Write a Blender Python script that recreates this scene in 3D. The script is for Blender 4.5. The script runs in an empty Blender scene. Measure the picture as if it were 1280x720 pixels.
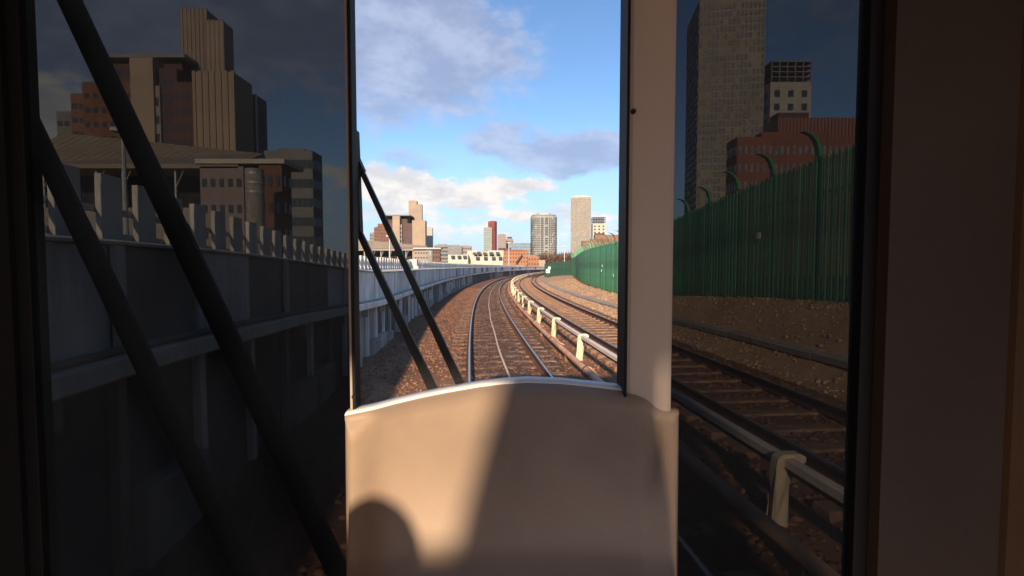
import bpy, bmesh, math, random
import numpy as np
from mathutils import Vector, Matrix
random.seed(7); rng = np.random.default_rng(7)
S = bpy.context.scene
COL = S.collection
R = math.radians

# ------------------------------------------------------------------ camera, sky, sun, exposure
FPX = 600.0                      # focal length in pixels of a 1280 px wide picture
PITCH = math.atan((360 - 333) / FPX)
EYE = Vector((0, 0, 2.0))        # eye 2 m above the rail tops
cam = bpy.data.cameras.new('camera'); camo = bpy.data.objects.new('camera', cam); COL.objects.link(camo)
cam.sensor_width = 36; cam.lens = FPX / 1280 * 36; cam.clip_start = .02; cam.clip_end = 9000
camo.location = EYE; camo.rotation_euler = (math.pi / 2 - PITCH, 0, 0)
S.camera = camo
S.render.resolution_x, S.render.resolution_y = 1024, 576
S.view_settings.view_transform = 'Standard'; S.view_settings.look = 'None'
S.view_settings.gamma = 1; S.view_settings.use_curve_mapping = False
S.view_settings.exposure = 0.85
SUN_EL, SUN_AZ = R(22), R(6.5)   # light travels towards +Y, 6.5 degrees to the right
sl = bpy.data.lights.new('sun', 'SUN'); sl.energy = 4.2; sl.angle = R(1.3); sl.color = (1, .77, .53)
so = bpy.data.objects.new('sun', sl); COL.objects.link(so)
tv = Vector((math.sin(SUN_AZ) * math.cos(SUN_EL), math.cos(SUN_AZ) * math.cos(SUN_EL), -math.sin(SUN_EL)))
so.rotation_euler = tv.to_track_quat('-Z', 'Y').to_euler(); so.location = (-3, -10, 12)

W = bpy.data.worlds.new('World'); S.world = W; W.use_nodes = True
wn, wl = W.node_tree.nodes, W.node_tree.links
wn.clear()
def N(t, **k):
    n = wn.new(t)
    for a, b in k.items(): setattr(n, a, b)
    return n
def WM(op, a, b=None, c=None):
    n = wn.new('ShaderNodeMath'); n.operation = op
    for i, v in enumerate((a, b, c)):
        if v is None: continue
        if isinstance(v, (int, float)): n.inputs[i].default_value = v
        else: wl.new(v, n.inputs[i])
    return n.outputs[0]
out = N('ShaderNodeOutputWorld'); bg = N('ShaderNodeBackground')
sky = N('ShaderNodeTexSky'); sky.sky_type = 'NISHITA'; sky.sun_disc = False
sky.sun_elevation = SUN_EL; sky.sun_rotation = math.pi + SUN_AZ
sky.air_density = 1.0; sky.dust_density = 0.25; sky.ozone_density = 4.5
SKY_STRENGTH = 0.115
bg.inputs['Strength'].default_value = SKY_STRENGTH
tc = N('ShaderNodeTexCoord')
# ragged edges: bend the direction with noise before measuring angles
nz = N('ShaderNodeTexNoise'); nz.inputs['Scale'].default_value = 9; nz.inputs['Detail'].default_value = 7; nz.inputs['Roughness'].default_value = .6
mp = N('ShaderNodeMapping'); mp.inputs['Scale'].default_value = (1, 1, 1.9)
wl.new(tc.outputs['Generated'], mp.inputs[0]); wl.new(mp.outputs[0], nz.inputs['Vector'])
vs = N('ShaderNodeVectorMath', operation='SUBTRACT'); wl.new(nz.outputs['Color'], vs.inputs[0]); vs.inputs[1].default_value = (.5, .5, .5)
vsc = N('ShaderNodeVectorMath', operation='MULTIPLY'); wl.new(vs.outputs[0], vsc.inputs[0]); vsc.inputs[1].default_value = (.16, .16, .085)
va = N('ShaderNodeVectorMath', operation='ADD'); wl.new(tc.outputs['Generated'], va.inputs[0]); wl.new(vsc.outputs[0], va.inputs[1])
sx = N('ShaderNodeSeparateXYZ'); wl.new(va.outputs[0], sx.inputs[0])
az = WM('ARCTAN2', sx.outputs[0], sx.outputs[1]); el = WM('ARCSINE', sx.outputs[2])
n2 = N('ShaderNodeTexNoise'); n2.inputs['Scale'].default_value = 3.3; n2.inputs['Detail'].default_value = 8; n2.inputs['Roughness'].default_value = .58
wl.new(mp.outputs[0], n2.inputs['Vector'])
n3 = N('ShaderNodeTexNoise'); n3.inputs['Scale'].default_value = 22; n3.inputs['Detail'].default_value = 6
wl.new(mp.outputs[0], n3.inputs['Vector'])
def blob(px, py, rx, ry, wgt):
    a0 = math.atan((px - 640) / FPX); e0 = math.atan((333 - py) / FPX)
    da = WM('MULTIPLY', WM('SUBTRACT', az, a0), FPX / rx); de = WM('MULTIPLY', WM('SUBTRACT', el, e0), FPX / ry)
    r2 = WM('ADD', WM('MULTIPLY', da, da), WM('MULTIPLY', de, de))
    return WM('MULTIPLY', WM('EXPONENT', WM('MULTIPLY', r2, -1)), wgt)
def total(bs):
    t = bs[0]
    for b in bs[1:]: t = WM('ADD', t, b)
    return t
def smooth(v, a, b):
    m = N('ShaderNodeMapRange', interpolation_type='SMOOTHSTEP'); wl.new(v, m.inputs[0])
    m.inputs[1].default_value = a; m.inputs[2].default_value = b
    return m.outputs[0]
grey = total([blob(555, 95, 100, 58, 1.0), blob(470, 150, 55, 36, .4), blob(640, 60, 60, 45, .5), blob(500, 20, 80, 30, .75),
              blob(700, 197, 80, 24, 1.35), blob(612, 178, 36, 17, 1.0), blob(765, 190, 40, 20, .7), blob(510, 207, 46, 15, .7),
              blob(300, 60, 160, 60, .8), blob(150, 120, 150, 60, .8), blob(1000, 60, 150, 30, .45), blob(1300, 120, 200, 60, .8), blob(-200, 90, 250, 70, .9),
              WM('MULTIPLY', smooth(n2.outputs[0], .52, .8), smooth(el, .2, .5))])
greyf = smooth(WM('ADD', grey, WM('MULTIPLY', WM('SUBTRACT', n3.outputs[0], .5), .95)), .3, 1.0)
white = total([blob(470, 230, 42, 17, 1.5), blob(530, 238, 36, 17, 1.4), blob(650, 233, 45, 14, 1.4), blob(598, 246, 30, 13, 1.3),
               blob(490, 270, 70, 18, .75), blob(585, 292, 90, 13, .6), blob(720, 272, 60, 13, .8), blob(640, 268, 50, 12, .7), blob(745, 295, 60, 10, .5), blob(250, 240, 140, 35, .8), blob(1050, 250, 160, 30, .7),
               blob(60, 200, 80, 40, .7), blob(-300, 230, 200, 50, .9), blob(1500, 220, 200, 50, .9)])
whitef = smooth(WM('ADD', white, WM('MULTIPLY', WM('SUBTRACT', n3.outputs[0], .5), 1.5)), .38, .95)
def wmix(f, a, b, k=1):
    m = N('ShaderNodeMix', data_type='RGBA'); wl.new(WM('MULTIPLY', f, k), m.inputs[0])
    for v, i in ((a, 6), (b, 7)):
        if isinstance(v, tuple): m.inputs[i].default_value = (*v, 1)
        else: wl.new(v, m.inputs[i])
    return m.outputs[2]
n4 = N('ShaderNodeTexNoise'); n4.inputs['Scale'].default_value = 11; n4.inputs['Detail'].default_value = 9; n4.inputs['Roughness'].default_value = .62
wl.new(mp.outputs[0], n4.inputs['Vector'])
hz = smooth(el, .30, -.03)
base = wmix(hz, sky.outputs[0], (2.75, 3.35, 4.7), .88)
gcol = wmix(smooth(n4.outputs[0], .36, .66), (1.95, 2.2, 3.15), (2.9, 3.15, 4.1))
base = wmix(greyf, base, gcol, .76)
wcol = wmix(smooth(n4.outputs[0], .38, .6), (3.9, 3.75, 3.85), (5.3, 4.9, 4.6))
base = wmix(whitef, base, wcol, .92)
wl.new(base, bg.inputs['Color']); wl.new(bg.outputs[0], out.inputs[0])

# ------------------------------------------------------------------ helpers
def at(px, py, depth):
    """world point seen at picture position px,py (1280x720) on the plane y = depth"""
    u = (px - 640) / FPX; v = -(py - 360) / FPX
    d = Vector((u, math.cos(PITCH) + v * math.sin(PITCH), -math.sin(PITCH) + v * math.cos(PITCH)))
    return EYE + d * (depth / d.y)
TH0, RAD, X0 = -0.1106, 446.0, 0.85
def T(s, o, z=0.0):
    """track coordinates: s metres along our track, o metres to its right"""
    th = TH0 + s / RAD
    return Vector((X0 + RAD * (math.cos(TH0) - math.cos(th)) + o * math.cos(th), RAD * (math.sin(th) - math.sin(TH0)) - o * math.sin(th), z))
def heading(s): return -(TH0 + s / RAD)       # rotation about z that turns +Y to the track direction
def sst(x, a, b):
    t = min(1, max(0, (x - a) / (b - a))); return t * t * (3 - 2 * t)

def obj(name, me, m=None, parent=None, loc=None):
    if isinstance(me, bmesh.types.BMesh):
        mm = bpy.data.meshes.new(name); me.to_mesh(mm); me.free(); me = mm
    o = bpy.data.objects.new(name, me); COL.objects.link(o)
    if m is not None and not me.materials: me.materials.append(m)
    if parent: o.parent = parent
    if loc is not None: o.location = loc
    return o
def thing(name, label, cat, loc=(0, 0, 0), group=None):
    o = bpy.data.objects.new(name, None); COL.objects.link(o); o.location = loc
    o.empty_display_size = .2
    o['label'] = label; o['category'] = cat
    if group: o['group'] = group
    bpy.context.view_layer.update()
    return o
def kid(name, bm, m, root, off=None):
    """part whose mesh is written in world space, re-based on the thing's origin"""
    if isinstance(bm, bmesh.types.BMesh):
        o0 = root
        while o0 is not None:
            bmesh.ops.translate(bm, verts=bm.verts, vec=-o0.location); o0 = o0.parent
    return obj(name, bm, m, root)
def box(bm, x0, x1, y0, y1, z0, z1, bev=0, mtx=None):
    r = bmesh.ops.create_cube(bm, size=1); vs_ = r['verts']
    bmesh.ops.scale(bm, vec=(x1 - x0, y1 - y0, z1 - z0), verts=vs_)
    bmesh.ops.translate(bm, vec=((x0 + x1) / 2, (y0 + y1) / 2, (z0 + z1) / 2), verts=vs_)
    if bev:
        es = list({e for v in vs_ for e in v.link_edges})
        rr = bmesh.ops.bevel(bm, geom=es, offset=bev, segments=2, affect='EDGES', profile=.5)
        vs_ = list({v for f in rr['faces'] for v in f.verts} | {v for v in vs_ if v.is_valid})
    if mtx is not None: bmesh.ops.transform(bm, matrix=mtx, verts=vs_)
    return vs_
def bx(*a, **k):
    bm = bmesh.new(); box(bm, *a, **k); return bm
def prism(bm, pts, z0, z1):
    a = [bm.verts.new((x, y, z0)) for x, y in pts]; b = [bm.verts.new((x, y, z1)) for x, y in pts]
    n = len(pts)
    for i in range(n): bm.faces.new((a[i], a[(i + 1) % n], b[(i + 1) % n], b[i]))
    bm.faces.new(b); bm.faces.new(a[::-1])
def sweep(bm, path, prof, closed=True, caps=True):
    """path: list of (pos, right, up); prof: list of (r,u)"""
    rings = [[bm.verts.new(p + r_ * a + u_ * b) for a, b in prof] for p, r_, u_ in path]
    n = len(prof)
    for i in range(len(rings) - 1):
        for j in range(n if closed else n - 1):
            k = (j + 1) % n
            bm.faces.new((rings[i][j], rings[i][k], rings[i + 1][k], rings[i + 1][j]))
    if closed and caps:
        bm.faces.new(rings[0][::-1]); bm.faces.new(rings[-1])
UP = Vector((0, 0, 1))
def tpath(o, z, s0, s1, n, zf=None):
    r = []
    for i in range(n + 1):
        s = s0 + (s1 - s0) * i / n; th = TH0 + s / RAD
        oo = o(s) if callable(o) else o
        r.append((T(s, oo, z + (zf(s) if zf else 0)), Vector((math.cos(th), -math.sin(th), 0)), UP))
    return r
def circ(r, n=8): return [(r * math.cos(2 * math.pi * i / n), r * math.sin(2 * math.pi * i / n)) for i in range(n)]
def tube(bm, pts, r, n=8):
    pts = [Vector(p) for p in pts]; path = []
    rs = r if isinstance(r, (list, tuple)) else [r] * len(pts)
    rings = []
    for i, p in enumerate(pts):
        d = (pts[min(i + 1, len(pts) - 1)] - pts[max(i - 1, 0)]).normalized()
        a = d.cross(Vector((.13, .3, .94))).normalized(); b = d.cross(a)
        rings.append([bm.verts.new(p + (a * c + b * s_) * rs[i]) for c, s_ in circ(1, n)])
    for i in range(len(rings) - 1):
        for j in range(n):
            k = (j + 1) % n
            bm.faces.new((rings[i][j], rings[i][k], rings[i + 1][k], rings[i + 1][j]))
    bm.faces.new(rings[0][::-1]); bm.faces.new(rings[-1])
def smoothf(o):
    for p in o.data.polygons: p.use_smooth = True
    return o

MATS = {}
def mat(name, col, rough=.8, var=.25, scale=4, bump=0, bscale=40, metal=0, island=0, tint=None, spec=.3, detail=5, ovar=.1, streak=0):
    if name in MATS: return MATS[name]
    m = bpy.data.materials.new(name); m.use_nodes = True; nt = m.node_tree; nd, lk = nt.nodes, nt.links
    b = nd['Principled BSDF']; b.inputs['Roughness'].default_value = rough; b.inputs['Metallic'].default_value = metal
    b.inputs['Specular IOR Level'].default_value = spec
    tcn = nd.new('ShaderNodeTexCoord')
    no = nd.new('ShaderNodeTexNoise'); no.inputs['Scale'].default_value = scale; no.inputs['Detail'].default_value = detail
    lk.new(tcn.outputs['Object'], no.inputs['Vector'])
    mx = nd.new('ShaderNodeMix'); mx.data_type = 'RGBA'
    lo = tuple(c * (1 - var) for c in col); hi = tint if tint else tuple(min(1, c * (1 + var)) for c in col)
    mx.inputs[6].default_value = (*lo, 1); mx.inputs[7].default_value = (*hi, 1)
    mr = nd.new('ShaderNodeMapRange'); mr.inputs[1].default_value = .3; mr.inputs[2].default_value = .7
    lk.new(no.outputs[0], mr.inputs[0]); lk.new(mr.outputs[0], mx.inputs[0])
    c = mx.outputs[2]
    if island:
        g = nd.new('ShaderNodeNewGeometry'); hs = nd.new('ShaderNodeHueSaturation')
        mr2 = nd.new('ShaderNodeMapRange'); mr2.inputs[3].default_value = 1 - island; mr2.inputs[4].default_value = 1 + island
        lk.new(g.outputs['Random Per Island'], mr2.inputs[0]); lk.new(mr2.outputs[0], hs.inputs['Value']); lk.new(c, hs.inputs['Color']); c = hs.outputs[0]
    if streak:      # rain streaks and grime running down the surface
        mp_ = nd.new('ShaderNodeMapping'); mp_.inputs['Scale'].default_value = (5, 5, .35); lk.new(tcn.outputs['Object'], mp_.inputs[0])
        ns = nd.new('ShaderNodeTexNoise'); ns.inputs['Scale'].default_value = 2.2; ns.inputs['Detail'].default_value = 7; ns.inputs['Roughness'].default_value = .65; lk.new(mp_.outputs[0], ns.inputs['Vector'])
        mrs = nd.new('ShaderNodeMapRange'); mrs.inputs[1].default_value = .42; mrs.inputs[2].default_value = .68; mrs.inputs[4].default_value = streak; lk.new(ns.outputs[0], mrs.inputs[0])
        ms = nd.new('ShaderNodeMix'); ms.data_type = 'RGBA'; lk.new(mrs.outputs[0], ms.inputs[0]); lk.new(c, ms.inputs[6]); ms.inputs[7].default_value = (.09, .08, .065, 1); c = ms.outputs[2]
    oi = nd.new('ShaderNodeObjectInfo'); hv = nd.new('ShaderNodeHueSaturation')
    mr3 = nd.new('ShaderNodeMapRange'); mr3.inputs[3].default_value = 1 - ovar; mr3.inputs[4].default_value = 1 + ovar
    lk.new(oi.outputs['Random'], mr3.inputs[0]); lk.new(mr3.outputs[0], hv.inputs['Value']); lk.new(c, hv.inputs['Color'])
    lk.new(hv.outputs[0], b.inputs['Base Color'])
    if bump:
        n2_ = nd.new('ShaderNodeTexNoise'); n2_.inputs['Scale'].default_value = bscale; n2_.inputs['Detail'].default_value = 4
        lk.new(tcn.outputs['Object'], n2_.inputs['Vector'])
        bp = nd.new('ShaderNodeBump'); bp.inputs['Strength'].default_value = bump; bp.inputs['Distance'].default_value = .02
        lk.new(n2_.outputs[0], bp.inputs['Height']); lk.new(bp.outputs[0], b.inputs['Normal'])
    MATS[name] = m
    return m
def glass(name, col, refl, dust_veil, dscale=3.0, rough=.02):
    m = bpy.data.materials.new(name); m.use_nodes = True; nd, lk = m.node_tree.nodes, m.node_tree.links
    nd.clear(); o = nd.new('ShaderNodeOutputMaterial'); t = nd.new('ShaderNodeBsdfTransparent'); t.inputs[0].default_value = (*col, 1)
    g = nd.new('ShaderNodeBsdfGlossy'); g.inputs['Roughness'].default_value = rough
    mx = nd.new('ShaderNodeMixShader'); mx.inputs[0].default_value = refl
    lk.new(t.outputs[0], mx.inputs[1]); lk.new(g.outputs[0], mx.inputs[2])
    tr_ = nd.new('ShaderNodeBsdfTranslucent'); tr_.inputs[0].default_value = (.70, .57, .45, 1)      # dust film; on side panes a haze added to lift the darks
    no = nd.new('ShaderNodeTexNoise'); no.inputs['Scale'].default_value = dscale; no.inputs['Detail'].default_value = 6
    tcn = nd.new('ShaderNodeTexCoord'); lk.new(tcn.outputs['Object'], no.inputs['Vector'])
    mr = nd.new('ShaderNodeMapRange'); mr.inputs[1].default_value = .3; mr.inputs[2].default_value = .7; mr.inputs[3].default_value = dust_veil * .6; mr.inputs[4].default_value = dust_veil * 1.4
    lk.new(no.outputs[0], mr.inputs[0]); m2 = nd.new('ShaderNodeMixShader'); lk.new(mr.outputs[0], m2.inputs[0])
    lk.new(mx.outputs[0], m2.inputs[1]); lk.new(tr_.outputs[0], m2.inputs[2]); lk.new(m2.outputs[0], o.inputs[0])
    return m

M = dict(
    earth=mat('earth', (.16, .13, .09), .95, .35, .15, .3, 3),
    ballast=mat('ballast', (.19, .090, .050), .95, .3, 1.3, .5, 28, tint=(.25, .128, .075)),
    oily=mat('oil dark ballast', (.105, .054, .035), .95, .3, 1.3, .5, 28, tint=(.135, .072, .048)),
    ostone=mat('oil dark stone', (.118, .064, .044), .95, .2, 2.0, 0, island=.25),
    stone=mat('ballast stone', (.225, .110, .066), .95, .2, 2.0, 0, island=.28),
    verge=mat('pale gravel', (.47, .275, .15), .95, .2, .9, .45, 22, tint=(.56, .35, .205)),
    vstone=mat('pale stone', (.50, .32, .20), .95, .15, 2.0, island=.22),
    rust=mat('rusty rail side', (.11, .052, .035), .85, .4, 9),
    steel=mat('worn rail head', (.66, .60, .54), .42, .12, 3, metal=1),
    sleeper=mat('dusty concrete sleeper', (.26, .155, .10), .95, .35, 5, .5, 30),
    cover=mat('white plastic cover', (.82, .68, .56), .55, .12, 2),
    cream=mat('cream bracket', (.66, .55, .40), .6, .12, 8),
    pipe=mat('dusty orange pipe', (.54, .31, .195), .8, .25, 3),
    cable=mat('pale cable', (.66, .53, .42), .6, .15, 5),
    conc_a=mat('grey blue concrete', (.68, .67, .65), .9, .2, 1.6, .3, 30, ovar=.16, streak=0.32),
    conc_b=mat('weathered brown concrete', (.31, .285, .26), .9, .25, 1.6, .3, 30, streak=0.32),
    conc_d=mat('stained shade concrete', (.11, .107, .105), .9, .4, 2.2, .3, 30, streak=0.32),  # stained; shade below the ledge put into the colour
    conc_c=mat('light concrete', (.74, .72, .69), .9, .2, 1.2, .3, 30, streak=0.32),
    cap=mat('pale coping concrete', (.62, .60, .56), .9, .18, 1.5, .2, 20, streak=0.3),
    slat=mat('pale concrete board', (.62, .59, .54), .85, .15, 2, streak=0.3),
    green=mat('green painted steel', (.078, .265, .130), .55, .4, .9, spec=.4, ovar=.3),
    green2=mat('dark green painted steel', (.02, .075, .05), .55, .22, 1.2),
    trough=mat('trough concrete', (.36, .30, .25), .9, .25, 3, .4, 30),
    white=mat('white painted metal', (.8, .8, .78), .5, .06, 3),
    galv=mat('galvanised steel', (.45, .45, .44), .5, .15, 4, metal=.3),
    black=mat('black rubber', (.008, .008, .009), .6, .2, 6, spec=.2),
    wiper=mat('black wiper metal', (.010, .010, .012), .5, .2, 6, spec=.25),
    dash=mat('beige moulded plastic', (.31, .228, .168), .55, .10, 7, .06, 350, spec=.35),
    pillar=mat('light grey moulded plastic', (.40, .33, .285), .5, .04, 3, .05, 300, spec=.35),
    pale=mat('lip highlight grey', (.72, .71, .70), .5, .04, 3),  # skylight glint along the lip put into its colour
    floorm=mat('light beige lino floor', (.62, .48, .36), .6, .1, 6),
    ceil=mat('cream ceiling panel', (.52, .46, .40), .6, .04, 3),
    darkwall=mat('dark brown panel', (.050, .040, .036), .8, .15, 2, spec=.1),
    trim=mat('brown trim', (.068, .043, .026), .8, .15, 2, spec=.1),
    train=mat('train body paint', (.35, .03, .03), .4, .05, 2),
    fabric=mat('blue seat fabric', (.03, .05, .16), .95, .3, 60),
    brick=mat('brown brick facade', (0.198, 0.099, 0.069), .9, .15, .12),
    brickdk=mat('purple brown brick', (0.122, 0.069, 0.063), .9, .15, .12),
    redbrick=mat('red brick facade', (0.238, 0.099, 0.066), .9, .18, .12),
    pinkclad=mat('pinkish ribbed cladding', (0.304, 0.158, 0.132), .8, .12, .2),
    orange=mat('orange brick facade', (0.330, 0.155, 0.086), .9, .18, .15),
    sand=mat('pale sandstone cladding', (0.370, 0.284, 0.211), .85, .1, .1),
    sand2=mat('cool stone cladding', (0.304, 0.251, 0.224), .85, .1, .1),
    grey=mat('grey facade', (0.218, 0.211, 0.211), .85, .15, .1),
    stone2=mat('tower frame stone', (0.330, 0.284, 0.224), .85, .1, .1),
    towergrey=mat('grey balcony concrete', (.34, .335, .32), .8, .15, .1),
    red=mat('red cladding', (0.238, 0.050, 0.040), .7, .12, .15),
    palegreen=mat('pale green cladding', (0.251, 0.277, 0.264), .7, .12, .15),
    blueglass=mat('blue glazed band', (.16, .25, .36), .25, .15, .3, spec=.6),
    cwhite=mat('cream white render', (0.502, 0.469, 0.396), .85, .08, .2),
    roofb=mat('beige sheet roof', (0.304, 0.244, 0.185), .7, .12, .3),
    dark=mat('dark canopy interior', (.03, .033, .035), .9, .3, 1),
    wglass=mat('window glass', (.05, .06, .07), .12, .3, .5, spec=.8),
    wpale=mat('pale window glass', (.20, .22, .23), .15, .4, .9, spec=.8),
    bark=mat('bare bark', (.13, .085, .06), .95, .25, 3),
    twig=mat('bare twigs', (.17, .10, .07), .95, .25, 1, island=.4),
    scrub=mat('brown scrub', (.15, .09, .06), .95, .35, .6, island=.4),
    scrubg=mat('green weeds', (.06, .10, .03), .9, .3, 2, island=.4),
)

# ------------------------------------------------------------------ ground and track bed
def fence_o(s): return 7.15 + 3.6 * sst(s, 22, 78)
def fence_z(s): return .48 + .75 * (1 - sst(s, 8.5, 27))
def bed_z(s, o):
    z = -.185
    if o < -2.6: z -= .05 * sst(-o, 2.6, 3.1)
    if -.6 < o < .6: z += .012
    if o > 1.9: z += .1 * sst(o, 1.9, 2.5)
    fo = fence_o(s); fz = fence_z(s)
    if o > 4.75: z += .06 * sst(o, 4.75, 5.05)
    if o > 5.2: z += (fz - (-.025)) * sst(o, 5.2, fo - .15)
    return z
def sheet(name, svals, ofn, m, jitter=0, zoff=0):
    bm = bmesh.new(); rows = []
    for s in svals:
        rows.append([bm.verts.new(T(s, o, bed_z(s, o) + zoff + jitter * random.uniform(-1, 1))) for o in ofn(s)])
    for i in range(len(rows) - 1):
        for j in range(len(rows[0]) - 1):
            bm.faces.new((rows[i][j], rows[i][j + 1], rows[i + 1][j + 1], rows[i + 1][j]))
    o = smoothf(obj(name, bm, m)); o['kind'] = 'structure'; return o
sv = []; s = -7.0
while s < 235: sv.append(s); s += .14 if s < 22 else (.4 if s < 60 else 2.0)
sheet('track_bed', sv, lambda s: [-3.45 + (4.93 + 3.45) * i / 60 for i in range(61)], M['ballast'], .012)
tb_ = bpy.data.objects['track_bed']; tb_.data.materials.append(M['oily'])
for i_, p_ in enumerate(tb_.data.polygons):
    o_ = -3.45 + 8.38 * (i_ % 60 + .5) / 60
    if -.95 + .12 * math.sin(i_ * .013) < o_ < 1.38 + .1 * math.sin(i_ * .021): p_.material_index = 1
sheet('gravel_verge', sv, lambda s: [4.90 + (fence_o(s) + .6 - 4.90) * i / 26 for i in range(27)], M['verge'], .02, .006)
bm = bmesh.new(); bmesh.ops.create_grid(bm, x_segments=60, y_segments=60, size=4200)
g = obj('ground', bm, M['earth']); g.location = (0, 0, -.42); g['kind'] = 'structure'
# land rising behind the green fence
bm = bmesh.new(); rows = []
for s in [-8 + 4 * i for i in range(56)]:
    rows.append([bm.verts.new(T(s, fence_o(s) + .55 + d, fence_z(s) - .012 + h + .05 * random.random())) for d, h in ((0, 0), (3, .1), (8, .0), (16, -.2), (30, -1.8))])
for i in range(len(rows) - 1):
    for j in range(4): bm.faces.new((rows[i][j], rows[i][j + 1], rows[i + 1][j + 1], rows[i + 1][j]))
o = smoothf(obj('embankment', bm, M['earth'])); o['kind'] = 'structure'

# loose stones
def stones(name, n, srange, orange_, size, m, power=2.0, zadd=0):
    ico = bmesh.new(); bmesh.ops.create_icosphere(ico, subdivisions=1, radius=1)
    v0 = np.array([v.co[:] for v in ico.verts]); f0 = np.array([[v.index for v in f.verts] for f in ico.faces]); ico.free()
    V = np.empty((n, 12, 3)); F = np.empty((n, 20, 3), int)
    for i in range(n):
        s = srange[0] + (srange[1] - srange[0]) * rng.random() ** power
        lo, hi = orange_(s); o = lo + (hi - lo) * rng.random()
        r = size * (.5 + rng.random() ** 2 * 1.1)
        a = rng.random() * 6.28; c, sn = math.cos(a), math.sin(a)
        vv = v0 * (.75 + .5 * rng.random((12, 1))) * np.array([r * (.7 + .6 * rng.random()), r, r * (.45 + .4 * rng.random())])
        vv = np.stack([vv[:, 0] * c - vv[:, 1] * sn, vv[:, 0] * sn + vv[:, 1] * c, vv[:, 2]], 1)
        p = T(s, o, bed_z(s, o) + r * .15 + zadd)
        V[i] = vv + np.array(p[:]); F[i] = f0 + 12 * i
    me = bpy.data.meshes.new(name); me.vertices.add(n * 12); me.vertices.foreach_set('co', V.ravel())
    me.loops.add(n * 60); me.loops.foreach_set('vertex_index', F.ravel().astype(np.int32))
    me.polygons.add(n * 20); me.polygons.foreach_set('loop_start', np.arange(0, n * 60, 3, dtype=np.int32))
    me.update(); me.validate()
    o = obj(name, me, m); o['kind'] = 'stuff'; return o
o = stones('ballast_stones', 7500, (.5, 48), lambda s: (-.95, 1.38), .03, M['ostone'], 1.6)
o['label'] = 'loose oil darkened ballast stones between the rails beside the parapet wall'; o['category'] = 'ballast'
o = stones('ballast_stones', 22000, (.5, 48), lambda s: (-3.2, -.9) if rng.random() < .4 else (1.35, 4.85), .03, M['stone'], 1.6)
o['label'] = 'loose reddish brown ballast stones beside the wall and around the conductor rail'; o['category'] = 'ballast'
o = stones('gravel_stones', 8000, (2.5, 60), lambda s: (4.92, fence_o(s) + .3), .028, M['vstone'], 1.6, .004)
o['label'] = 'loose pale gravel on the verge under the green fence'; o['category'] = 'gravel'

# ------------------------------------------------------------------ railway tracks
RAILP = [(-.07, -.155), (.07, -.155), (.07, -.142), (.012, -.125), (.012, -.045), (.035, -.035), (.035, -.004), (-.035, -.004), (-.035, -.035), (-.012, -.045), (-.012, -.125), (-.07, -.142)]
def track(o0, zt, label, sl_proud):
    base_ = T(0, o0, 0)
    t = thing('railway_track', label, 'railway track', base_)
    for side in (-.75, .75):
        bm = bmesh.new(); sweep(bm, tpath(o0 + side, zt, -6, 215, 150), RAILP); r_ = kid('rail', bm, M['rust'], t)
        bm = bmesh.new(); sweep(bm, tpath(o0 + side, zt, -6, 215, 150), [(-.019, -.006), (.019, -.006), (.018, .001), (.013, .004), (-.013, .004), (-.018, .001)])
        h = obj('rail_head', bm, M['steel'], r_); bmesh_shift(h, base_)
    sb = bmesh.new(); box(sb, -1.25, 1.25, -.125, .125, -.1, 0, .02)
    for v in sb.verts:
        if v.co.z > -.03: v.co.y *= .86
    me = bpy.data.meshes.new('sleeper'); sb.to_mesh(me); sb.free(); me.materials.append(M['sleeper'])
    cb = bmesh.new(); box(cb, -.06, .06, -.05, .05, 0, .03, .008); box(cb, -.02, .02, -.04, .04, .025, .045)
    ce = bpy.data.meshes.new('rail_clip'); cb.to_mesh(ce); cb.free(); ce.materials.append(M['rust'])
    s = -4.0; k = 0
    while s < 88:
        o = obj('sleeper', me, None, t); p = T(s, o0, zt - .168 + sl_proud)
        o.location = p - base_; o.rotation_euler = (random.uniform(-.006, .006), random.uniform(-.004, .004), heading(s) + random.uniform(-.01, .01))
        if 1 < s < 24:
            for q in (-.86, -.64, .64, .86):
                c = obj('rail_clip', ce, None, o); c.location = (q, 0, -.004)
        s += .65; k += 1
    return t
def bmesh_shift(o, v):
    o.data.transform(Matrix.Translation(-v))
track(0, 0, 'brown dusty railway track running beside the concrete parapet wall, thin pale cable along its middle', -.005)
track(3.45, .1, 'rusty railway track with visible sleepers between the white conductor rail and the gravel verge', .02)
# centre cable
bm = bmesh.new(); path = []
pts = [T(s_, .02 + .012 * math.sin(s_ * .9), -.142) for s_ in [-5 + .5 * i for i in range(260)]]
tube(bm, pts, .025, 6)
o = smoothf(obj('signal_cable', bm, M['cable'])); o['label'] = 'thin pale cable lying along the middle of the track beside the parapet wall'; o['category'] = 'cable'
# orange-brown pipe with cable hoops
t = thing('cable_pipe', 'dusty orange brown pipe with cable hoops beside the white conductor rail', 'pipe', T(0, 1.5, 0))
bm = bmesh.new(); sweep(bm, tpath(1.5, .0, -5, 180, 150), circ(.065, 10)); smoothf(kid('pipe', bm, M['pipe'], t))
for k in range(28):
    s = 1.2 + 3.95 * k
    bm = bmesh.new(); sweep(bm, tpath(1.5, .0, s - .03, s + .03, 1), circ(.078, 10)); kid('clamp', bm, M['rust'], t)
    if s < 60:
        bm = bmesh.new(); tube(bm, [T(s + .05 * a, 1.5 + .34 * a + .02, .07 * math.sin(math.pi * min(1, a * 1.25 + .3)) - .17 * a) for a in [i / 9 for i in range(10)]], .022, 6)
        smoothf(kid('cable_hoop', bm, M['pipe'], t))
    bm = bmesh.new(); c = T(s + 1.9, 1.5, 0); box(bm, c.x - .05, c.x + .05, c.y - .08, c.y + .08, -.22, -.05); kid('support', bm, M['sleeper'], t)
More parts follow.
